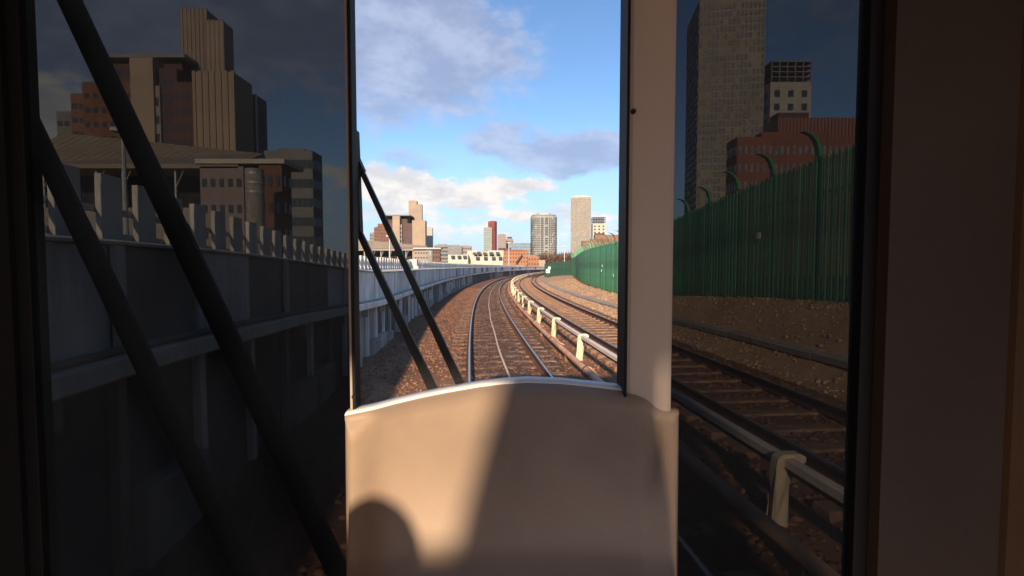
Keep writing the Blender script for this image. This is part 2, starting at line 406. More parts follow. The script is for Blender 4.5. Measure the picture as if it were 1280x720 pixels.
# white covered conductor rail
t = thing('conductor_rail', 'white covered conductor rail held on cream brackets between the two tracks', 'conductor rail', T(0, 1.87, 0))
bm = bmesh.new(); sweep(bm, tpath(1.87, .365, -5, 200, 170), [(-.05, -.03), (-.042, .03), (-.02, .042), (.03, .042), (.05, .026), (.054, -.03), (.042, -.03), (.038, .016), (-.032, .016), (-.038, -.03)])
kid('cover', bm, M['cover'], t)
bm = bmesh.new(); sweep(bm, tpath(1.875, .33, -5, 200, 170), [(-.028, -.05), (.028, -.05), (.028, .03), (-.028, .03)]); kid('live_rail', bm, M['rust'], t)
def bracket_mesh():
    bm = bmesh.new()
    # hooked post: foot, slightly waisted stem, arm over the cover with a small ear
    prof = [(-.16, -.25), (.0, -.25), (.005, -.17), (-.02, -.13), (-.03, .18), (.0, .26), (.10, .285), (.145, .30), (.15, .345), (.10, .375), (-.06, .375), (-.10, .345), (-.115, .27), (-.105, -.13), (-.15, -.17)]
    a = [bm.verts.new((x, -.042, z)) for x, z in prof]; b = [bm.verts.new((x, .042, z)) for x, z in prof]
    n = len(prof)
    for i in range(n): bm.faces.new((a[i], a[(i + 1) % n], b[(i + 1) % n], b[i]))
    bm.faces.new(a[::-1]); bm.faces.new(b)
    bmesh.ops.triangulate(bm, faces=[f for f in bm.faces if len(f.verts) > 4])
    bmesh.ops.recalc_face_normals(bm, faces=bm.faces)
    for v in bm.verts: v.co.z += .06 if v.co.z > 0 else 0
    me = bpy.data.meshes.new('bracket'); bm.to_mesh(me); bm.free(); me.materials.append(M['cream']); return me
bme = bracket_mesh()
k = 0; s = 11.0 - 3.6 * 3
while s < 150:
    o = obj('bracket', bme, None, t); o.location = T(s, 1.87, 0) - t.location; o.rotation_euler.z = heading(s); s += 3.6

# cable trough on the verge: one lid after another
t = thing('cable_trough', 'grey concrete cable trough with separate lids sunk in the gravel verge', 'cable trough', T(0, 5.9, 0))
lb = bmesh.new(); box(lb, -.2, .2, -.485, .485, -.1, .03, .012); lme = bpy.data.meshes.new('trough_lid'); lb.to_mesh(lme); lb.free(); lme.materials.append(M['trough'])
for k in range(95):
    s = 1 + k * 1.0; z = bed_z(s, 5.85)
    o = obj('trough_lid', lme, None, t); o.location = T(s, 5.85, z + .03) - t.location
    o.rotation_euler = (random.uniform(-.01, .01), -.17 + random.uniform(-.03, .03), heading(s) + random.uniform(-.012, .012))

# ------------------------------------------------------------------ concrete parapet wall
WO = -3.3
def wdz(s): return .33 * (1 - sst(s, 3.5, 15))
t = thing('parapet_wall', 'grey concrete panel parapet wall with a ledge running beside the track', 'wall', T(0, WO, -.2))
def wseg(name, s0, s1, o0, o1, z0, z1, m, parent=t, bev=0):
    """block following the wall from s0 to s1"""
    bm = bmesh.new(); a, b = wdz(s0), wdz(s1); n = max(1, int((s1 - s0) / 2.0))
    ring = []
    for i in range(n + 1):
        s = s0 + (s1 - s0) * i / n; d = wdz(s); zz0 = z0 if z0 < 0 else z0 + d
        ring.append([bm.verts.new(T(s, oo, zz)) for oo, zz in ((o0, zz0), (o1, zz0), (o1, z1 + d), (o0, z1 + d))])
    for i in range(n):
        for j in range(4): bm.faces.new((ring[i][j], ring[i][(j + 1) % 4], ring[i + 1][(j + 1) % 4], ring[i + 1][j]))
    bm.faces.new(ring[0][::-1]); bm.faces.new(ring[-1])
    bmesh.ops.recalc_face_normals(bm, faces=bm.faces)
    if bev: bmesh.ops.bevel(bm, geom=list(bm.edges), offset=bev, segments=1, affect='EDGES')
    return kid(name, bm, m, parent)
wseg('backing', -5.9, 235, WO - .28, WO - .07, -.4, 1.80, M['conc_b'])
s = -5.8; k = 0; PW = 1.06
while s < 215:
    w = PW if s < 62 else PW * 3
    near = s < 62
    m = random.choice([M['conc_a'], M['conc_a'], M['conc_c'], M['conc_c'], M['conc_b']])
    pr = random.choice([0, 0, .012, .03]) if near else 0
    wseg('panel', s + .012, s + w - .012, WO - .068, WO + .0 + pr, 1.075, 1.82, m, bev=.008 if s < 30 else 0)
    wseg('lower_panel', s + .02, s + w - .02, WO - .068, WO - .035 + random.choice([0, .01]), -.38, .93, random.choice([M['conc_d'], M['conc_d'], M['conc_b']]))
    if near:
        wseg('rib', s - .05, s + .05, WO - .03, WO + .055, -.38, .925, random.choice([M['conc_a'], M['conc_b'], M['conc_c']]), bev=.01 if s < 20 else 0)
        if k % 3 == 0: wseg('post', s - .045, s + .045, WO + .032, WO + .075, 1.1, 1.815, M['conc_c'])
        if k % 2 == 0 and s < 40: wseg('bracket', s + .3, s + .36, WO + .06, WO + .2, .74, .92, M['conc_b'])
        if random.random() < .5: wseg('plinth', s + .06, s + w - .12, WO - .03, WO + .16, -.3, random.uniform(.0, .16), M['conc_b'], bev=.015)
    s += w; k += 1
s = -5.8
while s < 215:
    w = 3.18
    wseg('ledge', s + .008, s + w - .008, WO - .066, WO + .24, .925, 1.07, M['conc_c'], bev=.015 if s < 40 else 0)
    bm = bmesh.new()   # coping: outer lip and a pale flat top
    prof = [(-.95, 1.80), (-.95, 1.88), (-.30, 1.885), (.02, 1.86), (.055, 1.845), (.055, 1.825), (-.06, 1.823), (-.3, 1.80)]
    n = 3 if s < 20 else 1
    sweep(bm, [(p + UP * wdz(s + .006 + (w - .012) * i / n), r_, u_) for i, (p, r_, u_) in enumerate(tpath(WO, 0, s + .006, s + w - .006, n))], prof)
    kid('coping', bm, M['cap'], t)
    s += w
# a cable tube lying on the ledge
bm = bmesh.new(); tube(bm, [T(s_, WO + .15, 1.098 + wdz(s_)) for s_ in [-5.8 + i * 1.0 for i in range(150)]], .028, 6); smoothf(kid('ledge_cable', bm, M['conc_b'], t))

# pale board fence standing on the coping
FO = -4.15
f = thing('board_fence', 'pale upright concrete boards standing in a row behind the parapet wall', 'fence', T(0, FO, 1.8))
s = -4.5; k = 0
while s < 143:
    w = .27
    z0, z1 = 1.86 + wdz(s), 2.34 + 1.6 * wdz(s) + random.uniform(-.012, .012)
    bm = bmesh.new(); box(bm, -.03, .03, -w / 2, w / 2, z0, z1, .008); bmesh.ops.transform(bm, matrix=Matrix.Translation(T(s, FO, 0)) @ Matrix.Rotation(heading(s) + random.uniform(-.03, .03), 4, 'Z'), verts=bm.verts)
    kid('board', bm, M['slat'], f); s += .5; k += 1
for zz in (1.98, 2.22):
    bm = bmesh.new(); sweep(bm, [(p + UP * wdz(-5 + 175 * i / 175), r_, u_) for i, (p, r_, u_) in enumerate(tpath(FO - .06, zz, -5, 170, 175))], [(-.022, -.03), (.022, -.03), (.022, .03), (-.022, .03)]); kid('rail', bm, M['slat'], f)
# squat pale post on the wall
p = T(26, -4.0, 1.88)
bm = bmesh.new(); prism(bm, [(p.x - .3, p.y - .3), (p.x + .3, p.y - .3), (p.x + .3, p.y + .3), (p.x - .3, p.y + .3)], 1.87, 2.02)
prism(bm, [(p.x - .2, p.y - .2), (p.x + .2, p.y - .2), (p.x + .2, p.y + .2), (p.x - .2, p.y + .2)], 2.02, 2.38)
o = obj('bollard', bm, M['slat']); o['label'] = 'squat pale concrete post with a wide foot on the parapet wall'; o['category'] = 'post'

# ------------------------------------------------------------------ green palisade fence
def palisade(name, label, pts, m, height, base_fn, step, bend=True, parts_max=300, post_step=1.7):
    """pts: function d -> (x,y,rot) ; d along the fence 0..length"""
    L, fn = pts; x, y, r_ = fn(0)
    t = thing(name, label, 'fence', (x, y, base_fn(0)))
    pm = bmesh.new()
    prof = [(-.034, .012), (-.02, -.012), (.02, -.012), (.034, .012)]
    H = height
    rings = []
    zs = [(-.1, 0), (H - .36, 0), (H - .26, 0)]
    for i, (zz, off) in enumerate(zs):
        k_ = .35 if i == len(zs) - 1 else 1
        rings.append([pm.verts.new((a * 2.15 * k_, b * 1.1 + off, zz)) for a, b in prof] + [pm.verts.new((a * 2.15 * k_, b * 1.1 + off + .006, zz)) for a, b in prof[::-1]])
    for i in range(len(rings) - 1):
        for j in range(8): pm.faces.new((rings[i][j], rings[i][(j + 1) % 8], rings[i + 1][(j + 1) % 8], rings[i + 1][j]))
    bmesh.ops.recalc_face_normals(pm, faces=pm.faces)
    me = bpy.data.meshes.new('pale'); pm.to_mesh(me); me.materials.append(m)
    rest = bmesh.new(); d = 0.0; k = 0
    while d < L:
        x, y, r_ = fn(d); loc = Vector((x, y, base_fn(d)))
        if k < parts_max:
            o = obj('pale', me, None, t); o.location = loc - t.location; o.rotation_euler.z = r_
            sc = (1 + random.uniform(-.006, .006)) * (1 + .13 * (1 - sst(loc.y, 7, 24))); o.scale = (1, 1, sc)
        else:
            n0 = len(rest.verts); rest.from_mesh(me); rest.verts.ensure_lookup_table()
            bmesh.ops.transform(rest, matrix=Matrix.Translation(loc) @ Matrix.Rotation(r_, 4, 'Z'), verts=rest.verts[n0:])
        d += step; k += 1
    if len(rest.verts):
        o = kid('far_pales', rest, m, t); o['kind'] = 'stuff'
    else: rest.free()
    d = 0.0
    while d < L:                                       # posts with long curved tops
        x, y, r_ = fn(d); bm = bmesh.new(); hs_ = 1 + .13 * (1 - sst(y, 7, 24))
        pz = [(-.3, .07), (H - .35, .07), (H - .1, .05), (H + .08, -.02), (H + .18, -.12), (H + .24, -.26), (H + .25, -.36)]
        rr = []
        for zz, off in pz:
            w_ = .07; rr.append([bm.verts.new((a, b + off, zz * hs_)) for a, b in ((-w_, -.035), (w_, -.035), (w_, .045), (-w_, .045))])
        for i in range(len(rr) - 1):
            for j in range(4): bm.faces.new((rr[i][j], rr[i][(j + 1) % 4], rr[i + 1][(j + 1) % 4], rr[i + 1][j]))
        bm.faces.new(rr[0][::-1]); bm.faces.new(rr[-1])
        bmesh.ops.transform(bm, matrix=Matrix.Translation((x, y, base_fn(d))) @ Matrix.Rotation(r_, 4, 'Z'), verts=bm.verts)
        kid('post', bm, m, t); d += post_step
    for zz in (.45, H - .75):
        bm = bmesh.new(); path = []
        n = max(2, int(L / 2))
        for i in range(n + 1):
            d = L * i / n; x, y, r_ = fn(d); nrm = Vector((-math.sin(r_), math.cos(r_), 0))
            path.append((Vector((x, y, base_fn(d) + zz)) + nrm * .045, nrm, UP))
        sweep(bm, path, [(-.02, -.03), (.02, -.03), (.02, .03), (-.02, .03)]); kid('rail', bm, m, t)
    return t
S0 = 2.0
def fmain(d):
    s = S0 + d; o_ = fence_o(s); p = T(s, o_); q = T(s + .3, fence_o(s + .3)); dv = (q - p)
    return p.x, p.y, math.atan2(dv.y, dv.x)
# local -Y of the pale must point to the track (left of travel): x axis along travel, +Y is left, so flip
def fmain2(d):
    x, y, r_ = fmain(d); return x, y, r_ + math.pi
palisade('palisade_fence', 'tall green steel palisade fence with curved post tops along the gravel verge', (80, fmain2), M['green'], 3.2, lambda d: fence_z(S0 + d), .185)
pf_ = bpy.data.objects['palisade_fence']
for s_, z_ in ((31.0, 1.55), (31.3, 1.25), (27.5, 1.0), (12.6, 1.7)):       # small white tags wired to the pales
    x, y, r_ = fmain2(s_ - S0); bm = bmesh.new(); box(bm, -.07, .07, -.05, -.035, z_ - .09, z_ + .09)
    bmesh.ops.transform(bm, matrix=Matrix.Translation((x, y, fence_z(s_))) @ Matrix.Rotation(r_, 4, 'Z'), verts=bm.verts); kid('tag', bm, M['white'], pf_)
e = fmain(80)
x1, y1 = e[0], e[1]; x2, y2 = 5.9, 88.0
Lc = math.hypot(x2 - x1, y2 - y1); rc = math.atan2(y2 - y1, x2 - x1)
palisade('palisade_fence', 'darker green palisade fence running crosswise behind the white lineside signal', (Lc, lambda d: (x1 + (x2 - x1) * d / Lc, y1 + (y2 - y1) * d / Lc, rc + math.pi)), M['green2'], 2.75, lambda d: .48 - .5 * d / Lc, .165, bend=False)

# white lineside signal on a green post
p = at(685, 347, 80); p.z = -.1
t = thing('lineside_signal', 'small white lineside signal on a green post where the crosswise fence ends', 'signal', p)
kid('post', bx(p.x - .12, p.x + .12, p.y - .1, p.y + .1, -.2, .9, .02), M['green2'], t)
bm = bmesh.new(); box(bm, p.x - .36, p.x + .3, p.y - .22, p.y + .12, .88, 1.55, .06); kid('head', bm, M['white'], t)
bm = bmesh.new(); box(bm, p.x + .0, p.x + .42, p.y - .2, p.y + .1, 1.5, 1.95, .06); kid('hood', bm, M['white'], t)

# masts
def mast(px, ytop, depth, label, r=.07, z0=-.4, arm=False):
    a = at(px, ytop, depth); t = thing('lamp_post', label, 'mast', (a.x, a.y, z0))
    bm = bmesh.new(); tube(bm, [(a.x, a.y, z0), (a.x, a.y, (z0 + a.z) / 2), (a.x, a.y, a.z)], [r * 1.3, r * 1.1, r * .8], 8); kid('pole', bm, M['galv'], t)
    bm = bmesh.new(); box(bm, a.x - r * 5, a.x + r * 5, a.y - r * 2, a.y + r * 2, a.z, a.z + r * 2.2, r * .4); kid('lamp_head', bm, M['galv'], t)
mast(705.6, 309, 84, 'slim grey lamp post rising behind the crosswise green fence', .09)
mast(636, 304, 120, 'slim pale lamp post in front of the orange brick building', .11)
mast(487, 296, 40, 'pale mast in front of the beige station roof', .055)
mast(153.5, 165, 13, 'pale mast rising from behind the board fence close to the train', .055)

# ------------------------------------------------------------------ trees and scrub (winter, bare)
def bare_tree(base_pt, h, label, seed, group='bare trees behind the green fence', dense=1.0, rad=.022):
    rd = random.Random(seed); t = thing('bare_tree', label, 'tree', base_pt, group)
    tb, cb = bmesh.new(), bmesh.new()
    def branch(p, d, L, r, lev):
        n = 3; pts = [p]; q = p.copy(); dd = d.copy()
        for i in range(n):
            dd = (dd + Vector((rd.uniform(-1, 1), rd.uniform(-1, 1), rd.uniform(-.3, .6))) * .17).normalized(); q = q + dd * L / n; pts.append(q.copy())
        tube(tb if lev < 2 else cb, pts, [r * (1 - .5 * i / n) for i in range(n + 1)], 5 if lev < 2 else 3)
        if lev >= 4: return
        for i in range(int((5 if lev < 3 else 6) * dense)):
            k = rd.uniform(.35, 1); pp = pts[min(n, 1 + int(k * n))] if k < .99 else pts[-1]
            pp = pts[0].lerp(pts[-1], k)
            ax = Vector((rd.uniform(-1, 1), rd.uniform(-1, 1), rd.uniform(-.15, .75))).normalized()
            branch(pp, (dd * .75 + ax * .8).normalized(), L * rd.uniform(.45, .68), r * .45, lev + 1)
    branch(Vector(base_pt), Vector((rd.uniform(-.08, .08), rd.uniform(-.08, .08), 1)), h * .42, h * rad, 0)
    kid('trunk', tb, M['bark'], t); kid('crown', cb, M['twig'], t)
tr = [(676, 255, 10.0), (684, 265, 11.5), (693, 250, 11.0), (703, 270, 12.5), (713, 250, 12.0), (723, 262, 13.5), (732, 245, 12.5)]
for i, (px, d, h) in enumerate(tr):
    p = at(px, 333, d); bare_tree((p.x, p.y, -.42), h, 'bare brown winter tree among others beyond the crosswise green fence', 20 + i, rad=.05)
for i, (px, d, h) in enumerate([(850, 46, 10.0), (868, 52, 9.0), (905, 40, 6.5)]):
    p = at(px, 333, d); bare_tree((p.x, p.y, -.6), h, 'bare brown tree close behind the tall green palisade fence beside the big tower', 40 + i, 'bare trees by the big tower')
def scrub(name, n, fn, size, m, label, cat):
    V = []; F = []
    for i in range(n):
        p, r = fn(); a = rng.random() * 6.28; ln = size * (.5 + rng.random())
        d = np.array([math.cos(a) * .6, math.sin(a) * .6, .5 + rng.random()]); d /= np.linalg.norm(d); w = np.array([-d[1], d[0], 0]) * ln * .16
        k = len(V); p = np.array(p); V += [p - w, p + w, p + d * ln * .6 + w * .8, p + d * ln]
        F += [(k, k + 1, k + 2), (k, k + 2, k + 3)]
    me = bpy.data.meshes.new(name); me.from_pydata([tuple(v) for v in V], [], F)
    o = obj(name, me, m); o['kind'] = 'stuff'; o['label'] = label; o['category'] = cat
def f1():
    px = rng.uniform(672, 770); d = rng.uniform(238, 280); p = at(px, 333, d)
    return (p.x, p.y, -.4 + (4 + 5 * rng.random()) * rng.random()), 0
scrub('undergrowth', 16000, f1, 2.0, M['scrub'], 'brown leafless undergrowth below the bare trees behind the green fence', 'undergrowth')
def f2():
    s = rng.uniform(3, 70); o_ = fence_o(s) + rng.normal(0, .12) - .1
    p = T(s, o_, bed_z(s, o_) + .0); return (p.x, p.y, p.z), 0
scrub('weeds', 1300, f2, .16, M['scrubg'], 'small green weeds growing along the foot of the green fence', 'weeds')

# ------------------------------------------------------------------ buildings
def face_windows(bm, a, b, z0, z1, nx, nz, fw=.6, fh=.6, out_=.12, skip=0, rd=random):
    """window boxes on the vertical face from a to b (xy), outside is to the right of a->b"""
    a = Vector((a[0], a[1], 0)); b = Vector((b[0], b[1], 0)); d = b - a; L = d.length; d.normalize(); nrm = Vector((d.y, -d.x, 0))
    cw, ch = L / nx, (z1 - z0) / nz
    for i in range(nx):
        for j in range(nz):
            if skip and rd.random() < skip: continue
            c0 = a + d * (i + .5 - fw / 2) * cw; c1 = a + d * (i + .5 + fw / 2) * cw; zz = z0 + (j + .5 - fh / 2) * ch; z2 = zz + ch * fh
            q = [c0 - nrm * .1, c1 - nrm * .1, c1 + nrm * out_, c0 + nrm * out_]
            lo = [bm.verts.new((v.x, v.y, zz)) for v in q]; hi = [bm.verts.new((v.x, v.y, z2)) for v in q]
            bm.faces.new((lo[2], lo[3], hi[3], hi[2])); bm.faces.new((lo[1], lo[2], hi[2], hi[1])); bm.faces.new((lo[3], lo[0], hi[0], hi[3]))
            bm.faces.new((hi[0], hi[3], hi[2], hi[1])); bm.faces.new((lo[0], lo[1], lo[2], lo[3]))
class Map:
    """where a picture-measured skyline group stands: its own distance and real size"""
    def __init__(s, k=1.0): s.k = k
    def xy(s, px, py): return 640 + (px - 640) * s.k, 360 + (py - 360) * s.k
    def block(s, px0, px1, pytop, depth, deep, rot=0):
        d = depth / s.k; a = at(*s.xy(px0, pytop), d); b = at(*s.xy(px1, pytop), d)
        w = b.x - a.x; c = Vector(((a.x + b.x) / 2, d)); cs, sn = math.cos(rot), math.sin(rot)
        w2 = w / (abs(cs) + abs(sn) * deep); dp = w2 * deep       # keeps the seen width when turned
        pts = [(-w2 / 2, 0), (w2 / 2, 0), (w2 / 2, dp), (-w2 / 2, dp)]
        ox = -sum(p[0] * cs - p[1] * sn for p in pts) / 4
        xs = [p[0] * cs - p[1] * sn for p in pts]; ox = -(min(xs) + max(xs)) / 2
        P = [(c.x + ox + p[0] * cs - p[1] * sn, c.y + p[0] * sn + p[1] * cs) for p in pts]
        return P, a.z
GZ = -.42
def volume(root, name, mp_, px0, px1, pyt, depth, deep, m, rot=0, z0=GZ, win=None, wm=None, roofcap=True):
    P, zt = mp_.block(px0, px1, pyt, depth, deep, rot)
    bm = bmesh.new(); prism(bm, P, z0, zt)
    if roofcap:    # parapet and plant room so that the roof edge is not a bare box
        cx = sum(p[0] for p in P) / 4; cy = sum(p[1] for p in P) / 4; h = (P[1][0] - P[0][0]) * .04 + .4
        prism(bm, [(cx + (p[0] - cx) * .55, cy + (p[1] - cy) * .55) for p in P], zt - .3, zt + h)
    w = kid(name, bm, m, root)
    if win:
        nx, nz, fw, fh, zl = win; bm = bmesh.new()
        zb = z0 + (zt - z0) * zl
        face_windows(bm, P[0], P[1], zb, zt - (zt - zb) * .04, nx, nz, fw, fh)
        n2_ = max(1, int(nx * deep))
        face_windows(bm, P[1], P[2], zb, zt - (zt - zb) * .04, n2_, nz, fw, fh)
        face_windows(bm, P[3], P[0], zb, zt - (zt - zb) * .04, n2_, nz, fw, fh)
        o = kid('windows', bm, wm or M['wglass'], root); o['kind'] = 'stuff'
    return P, zt
def bthing(name, label, mp_, px, depth, group=None):
    p = at(mp_.xy(px, 333)[0], 333, depth / mp_.k); return thing(name, label, 'building', (p.x, p.y, GZ), group)

def skyline_left(mp_, where):
    D = 620
    b = bthing('brick_block', f'broad stepped brown brick block with a pale stair tower {where}', mp_, 490, D)
    volume(b, 'wing', mp_, 462, 470, 291, D + 25, 1.2, M['grey'], 0, win=(3, 9, .7, .35, .2), wm=M['wglass'])
    volume(b, 'wing', mp_, 467.5, 476, 284, D + 18, 1.2, M['brick'], 0, win=(3, 10, .7, .35, .2))
    volume(b, 'wall', mp_, 472, 492, 279.5, D + 6, 1.0, M['brick'], 0, win=(6, 11, .5, .35, .15))
    volume(b, 'wall', mp_, 481, 511, 270, D + 12, .8, M['brickdk'], 0, win=(8, 12, .5, .4, .15))
    P, zt = volume(b, 'roof_slab', mp_, 480, 512, 268.4, D + 2, .9, M['grey'], 0, z0=at(*mp_.xy(480, 269.6), D / mp_.k).z, roofcap=False)
    volume(b, 'stair_tower', mp_, 490.5, 499.5, 270, D - 6, 1.0, M['sand'], .0, roofcap=False)
    volume(b, 'balcony_bay', mp_, 498.7, 502.3, 281, D - 3, 1.4, M['sand2'], 0, win=(1, 9, .75, .45, .1))
    volume(b, 'wall', mp_, 502, 509, 274, D, 1.4, M['brickdk'], 0, win=(2, 11, .5, .4, .15))
    volume(b, 'wall', mp_, 507.5, 517, 279.5, D - 4, 1.4, M['brickdk'], 0, win=(4, 10, .5, .4, .15))
    b = bthing('stone_tower', f'tall pale ribbed stone tower group with two stepped shafts {where}', mp_, 521, D)
    P, zt = volume(b, 'shaft', mp_, 511, 520.5, 251, D + 30, 1.0, M['sand2'], 0)
    ribs(b, P, zt, M['sand'], 6)
    P, zt = volume(b, 'shaft', mp_, 520, 527, 255.5, D + 26, 1.0, M['sand'], 0); ribs(b, P, zt, M['sand2'], 4)
    P, zt = volume(b, 'shaft', mp_, 515.8, 531, 275.5, D - 8, .9, M['sand'], 0, roofcap=False); ribs(b, P, zt, M['sand'], 6)
    b = bthing('grey_tower', f'slim grey tower beside the pale ribbed shafts {where}', mp_, 536, D)
    P, zt = volume(b, 'wall', mp_, 531, 540, 284.5, D + 45, .9, M['grey'], 0); ribs(b, P, zt, M['conc_c'], 6)
def ribs(root, P, zt, m, n):
    bm = bmesh.new(); a, b_ = Vector((*P[0], 0)), Vector((*P[1], 0)); L = (b_ - a).length
    for k in range(n + 1):
        c = a.lerp(b_, k / n); w = L / n * .22; box(bm, c.x - w, c.x + w, c.y - L * .03, c.y + .2, GZ, zt + .3)
    kid('ribs', bm, m, root)
near, far = Map(3.2), Map(1.0)
skyline_left(far, 'rising beyond the beige station roof')
skyline_left(near, 'standing close beyond the board fence')

def canopy(mp_, D, label):
    d = D / mp_.k; X = lambda px: at(*mp_.xy(px, 313), d).x; Z = lambda py: at(*mp_.xy(447, py), d).z
    t = thing('station_canopy', label, 'station', (X(490), d, GZ))
    x0, x1, x2 = X(440), X(533), X(513); zr, ze, zb = Z(300.5), Z(311.5), Z(313.2); dp = (x1 - x0) * .3; zr = at(*mp_.xy(447, 299.5), d + dp).z; zm = at(*mp_.xy(520, 307.5), d + dp).z
    bm = bmesh.new()
    v = [bm.verts.new(c) for c in ((x0, d, ze), (x1, d, ze), (x1 - (x1 - x2) * .2, d + dp, zm), (x0, d + dp, zr), (x0, d, zb), (x1, d, zb), (x1, d + dp, zb), (x0, d + dp, zb))]
    for q in ((0, 1, 2, 3), (4, 5, 1, 0), (5, 6, 2, 1), (6, 7, 3, 2), (7, 4, 0, 3), (7, 6, 5, 4)): bm.faces.new([v[i] for i in q])
    bmesh.ops.recalc_face_normals(bm, faces=bm.faces); kid('roof', bm, M['roofb'], t)
    bm = bmesh.new(); n = 26
    for k in range(n):      # standing seams of the sheet roof
        q = k / (n - 1); A = Vector((x0, d, ze)).lerp(Vector((x1, d, ze)), q); B = Vector((x0, d + dp, zr)).lerp(Vector((x1 - (x1 - x2) * .2, d + dp, zm)), q)
        tube(bm, [A + UP * .02, B + UP * .02], .05 * (x1 - x0) / 60, 4)
    kid('roof_seams', bm, M['roofb'], t)
    zf = Z(325)
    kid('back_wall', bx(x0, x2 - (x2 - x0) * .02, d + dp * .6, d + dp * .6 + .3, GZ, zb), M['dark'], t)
    for k in range(7):
        xx = x0 + (x2 - x0) * (k + .4) / 7; w = (x1 - x0) * .0035
        kid('column', bx(xx - w, xx + w, d + dp * .08, d + dp * .08 + 2 * w, GZ, zb), M['galv'], t)
        bm = bmesh.new(); tube(bm, [(xx, d + dp * .08, zf + (zb - zf) * .35), (xx + (x2 - x0) * .05, d + dp * .08, zb)], w * .7, 5); kid('brace', bm, M['galv'], t)
    kid('platform', bx(x0, x2, d + dp * .02, d + dp * .58, GZ, zf - .3 * (zb - zf)), M['conc_b'], t)
canopy(far, 240, 'long beige sheet roof of an open station canopy behind the board fence')
canopy(near, 240, 'large beige station canopy roof with dark underside close to the parapet wall')

def lowrow(mp_, w, full=True):
    D = 300
    b = bthing('brick_annexe', f'low brick building with flat pale roof {w}', mp_, 528, D * .8)
    volume(b, 'wall', mp_, 518, 535, 312.5, D * .8, .6, M['sand2'], 0, win=(5, 3, .5, .3, .3))
    volume(b, 'roof', mp_, 516, 551, 309.5, D * .8 - 1, .5, M['cwhite'], 0, z0=at(*mp_.xy(520, 311.5), D * .8 / mp_.k).z, roofcap=False)
    volume(b, 'wall', mp_, 541, 550, 311.6, D * .8 + .5, .9, M['brick'], 0, win=(3, 3, .5, .4, .3))
    # silo
    d = D * .72 / mp_.k; c = at(*mp_.xy(537.5, 313), d); r_ = 3.4 * d / FPX * mp_.k
    t = thing('steel_silo', f'round grey steel silo in front of the low brick building {w}', 'silo', (c.x, c.y + r_, GZ))
    bm = bmesh.new(); prism(bm, [(c.x + r_ * math.cos(a * .3142), c.y + r_ + r_ * math.sin(a * .3142)) for a in range(20)], GZ, c.z); kid('shell', bm, M['conc_b'], t)
    bm = bmesh.new()
    for q in (.8, .88, .96):
        zz = GZ + (c.z - GZ) * q; prism(bm, [(c.x + r_ * 1.03 * math.cos(a * .3142), c.y + r_ + r_ * 1.03 * math.sin(a * .3142)) for a in range(20)], zz - .15, zz + .15)
    kid('hoops', bm, M['galv'], t)
    b = bthing('office_row', f'flat roofed grey office row with ribbon windows {w}', mp_, 560, D + 160)
    volume(b, 'wall', mp_, 543, 562, 306.3, D + 160, .5, M['grey'], 0, win=(9, 5, .85, .45, .2))
    if not full: return
    volume(b, 'wall', mp_, 560, 577, 307.2, D + 152, .5, M['grey'], 0, win=(9, 5, .85, .45, .2), wm=M['wpale'])
    volume(b, 'wall', mp_, 576, 589, 307.6, D + 156, .5, M['sand2'], 0, win=(6, 5, .6, .45, .2))
lowrow(far, 'far ahead of the train')
lowrow(near, 'near the board fence', False)

# white terrace
b = bthing('white_building', 'low cream white building with dark square windows and stepped roof', far, 600, 210)
for x0, x1, yt, dd in ((560, 585, 318.5, 0), (584, 597, 313.5, 6), (596, 612, 314.5, 3), (610.5, 629.5, 313, 5), (592, 629, 320.5, -4)):
    P, zt = volume(b, 'wall', far, x0, x1, yt, 210 + dd, .6, M['cwhite'], 0, roofcap=False)
bm = bmesh.new()
for px, py in ((566, 321), (574, 321), (581, 321), (593, 317), (598.5, 316.3), (606, 317), (614, 316.5), (622, 316.5), (597, 322.5), (607, 322.5), (617, 322.5), (625.5, 322.5)):
    d = 204.5 if py > 319.5 and px > 591 else 208.5
    c = at(px, py, d); box(bm, c.x - .75, c.x + .75, d, d + 8, c.z - .55, c.z + .55)
kid('windows', bm, M['wglass'], b)['kind'] = 'stuff'
# red and pale tower pair
b = bthing('red_tower', 'slim dark red tower joined to a shorter pale green slab', far, 613, 800)
volume(b, 'red_shaft', far, 610, 621, 276.5, 806, .9, M['red'], -.35, win=(4, 16, .3, .55, .1))
volume(b, 'pale_slab', far, 604.6, 615, 284.5, 798, .9, M['palegreen'], 0, win=(5, 14, .6, .5, .1), wm=M['wpale'])
b = bthing('concrete_block', 'plain grey brown apartment block right of the red tower', far, 627, 950)
volume(b, 'wall', far, 622, 632.5, 293, 950, .8, M['sand2'], 0, win=(5, 10, .5, .45, .1), wm=M['wpale'])
b = bthing('concrete_block', 'lower stepped grey brown block with rooftop plant beside the glass office', far, 637, 990)
volume(b, 'wall', far, 631, 641.5, 298.5, 990, .8, M['sand2'], 0, win=(5, 8, .5, .45, .1))
volume(b, 'plant_room', far, 634, 640, 296, 995, .6, M['brickdk'], 0, roofcap=False)
b = bthing('glass_office', 'long low office with blue glass bands below the curved tower', far, 650, 560)
volume(b, 'wall', far, 637, 664.5, 304, 560, .5, M['wpale'], -.12, roofcap=False)
bm = bmesh.new(); P, zt = far.block(637, 664.5, 304, 560, .5, -.12); face_windows(bm, P[0], P[1], zt - 24, zt - 1, 1, 6, .98, .55, .2); face_windows(bm, P[1], P[2], zt - 24, zt - 1, 1, 6, .98, .55, .2); kid('glass_bands', bm, M['blueglass'], b)
b = bthing('dark_shed', 'dark flat roofed shed between the white building and the orange brick building', far, 631, 250)
volume(b, 'wall', far, 623, 639, 310, 250, .5, M['brickdk'], 0, roofcap=False, win=(5, 4, .6, .4, .2))
b = bthing('orange_brick_building', 'orange brick building with outside stair and curved roof', far, 646, 180)
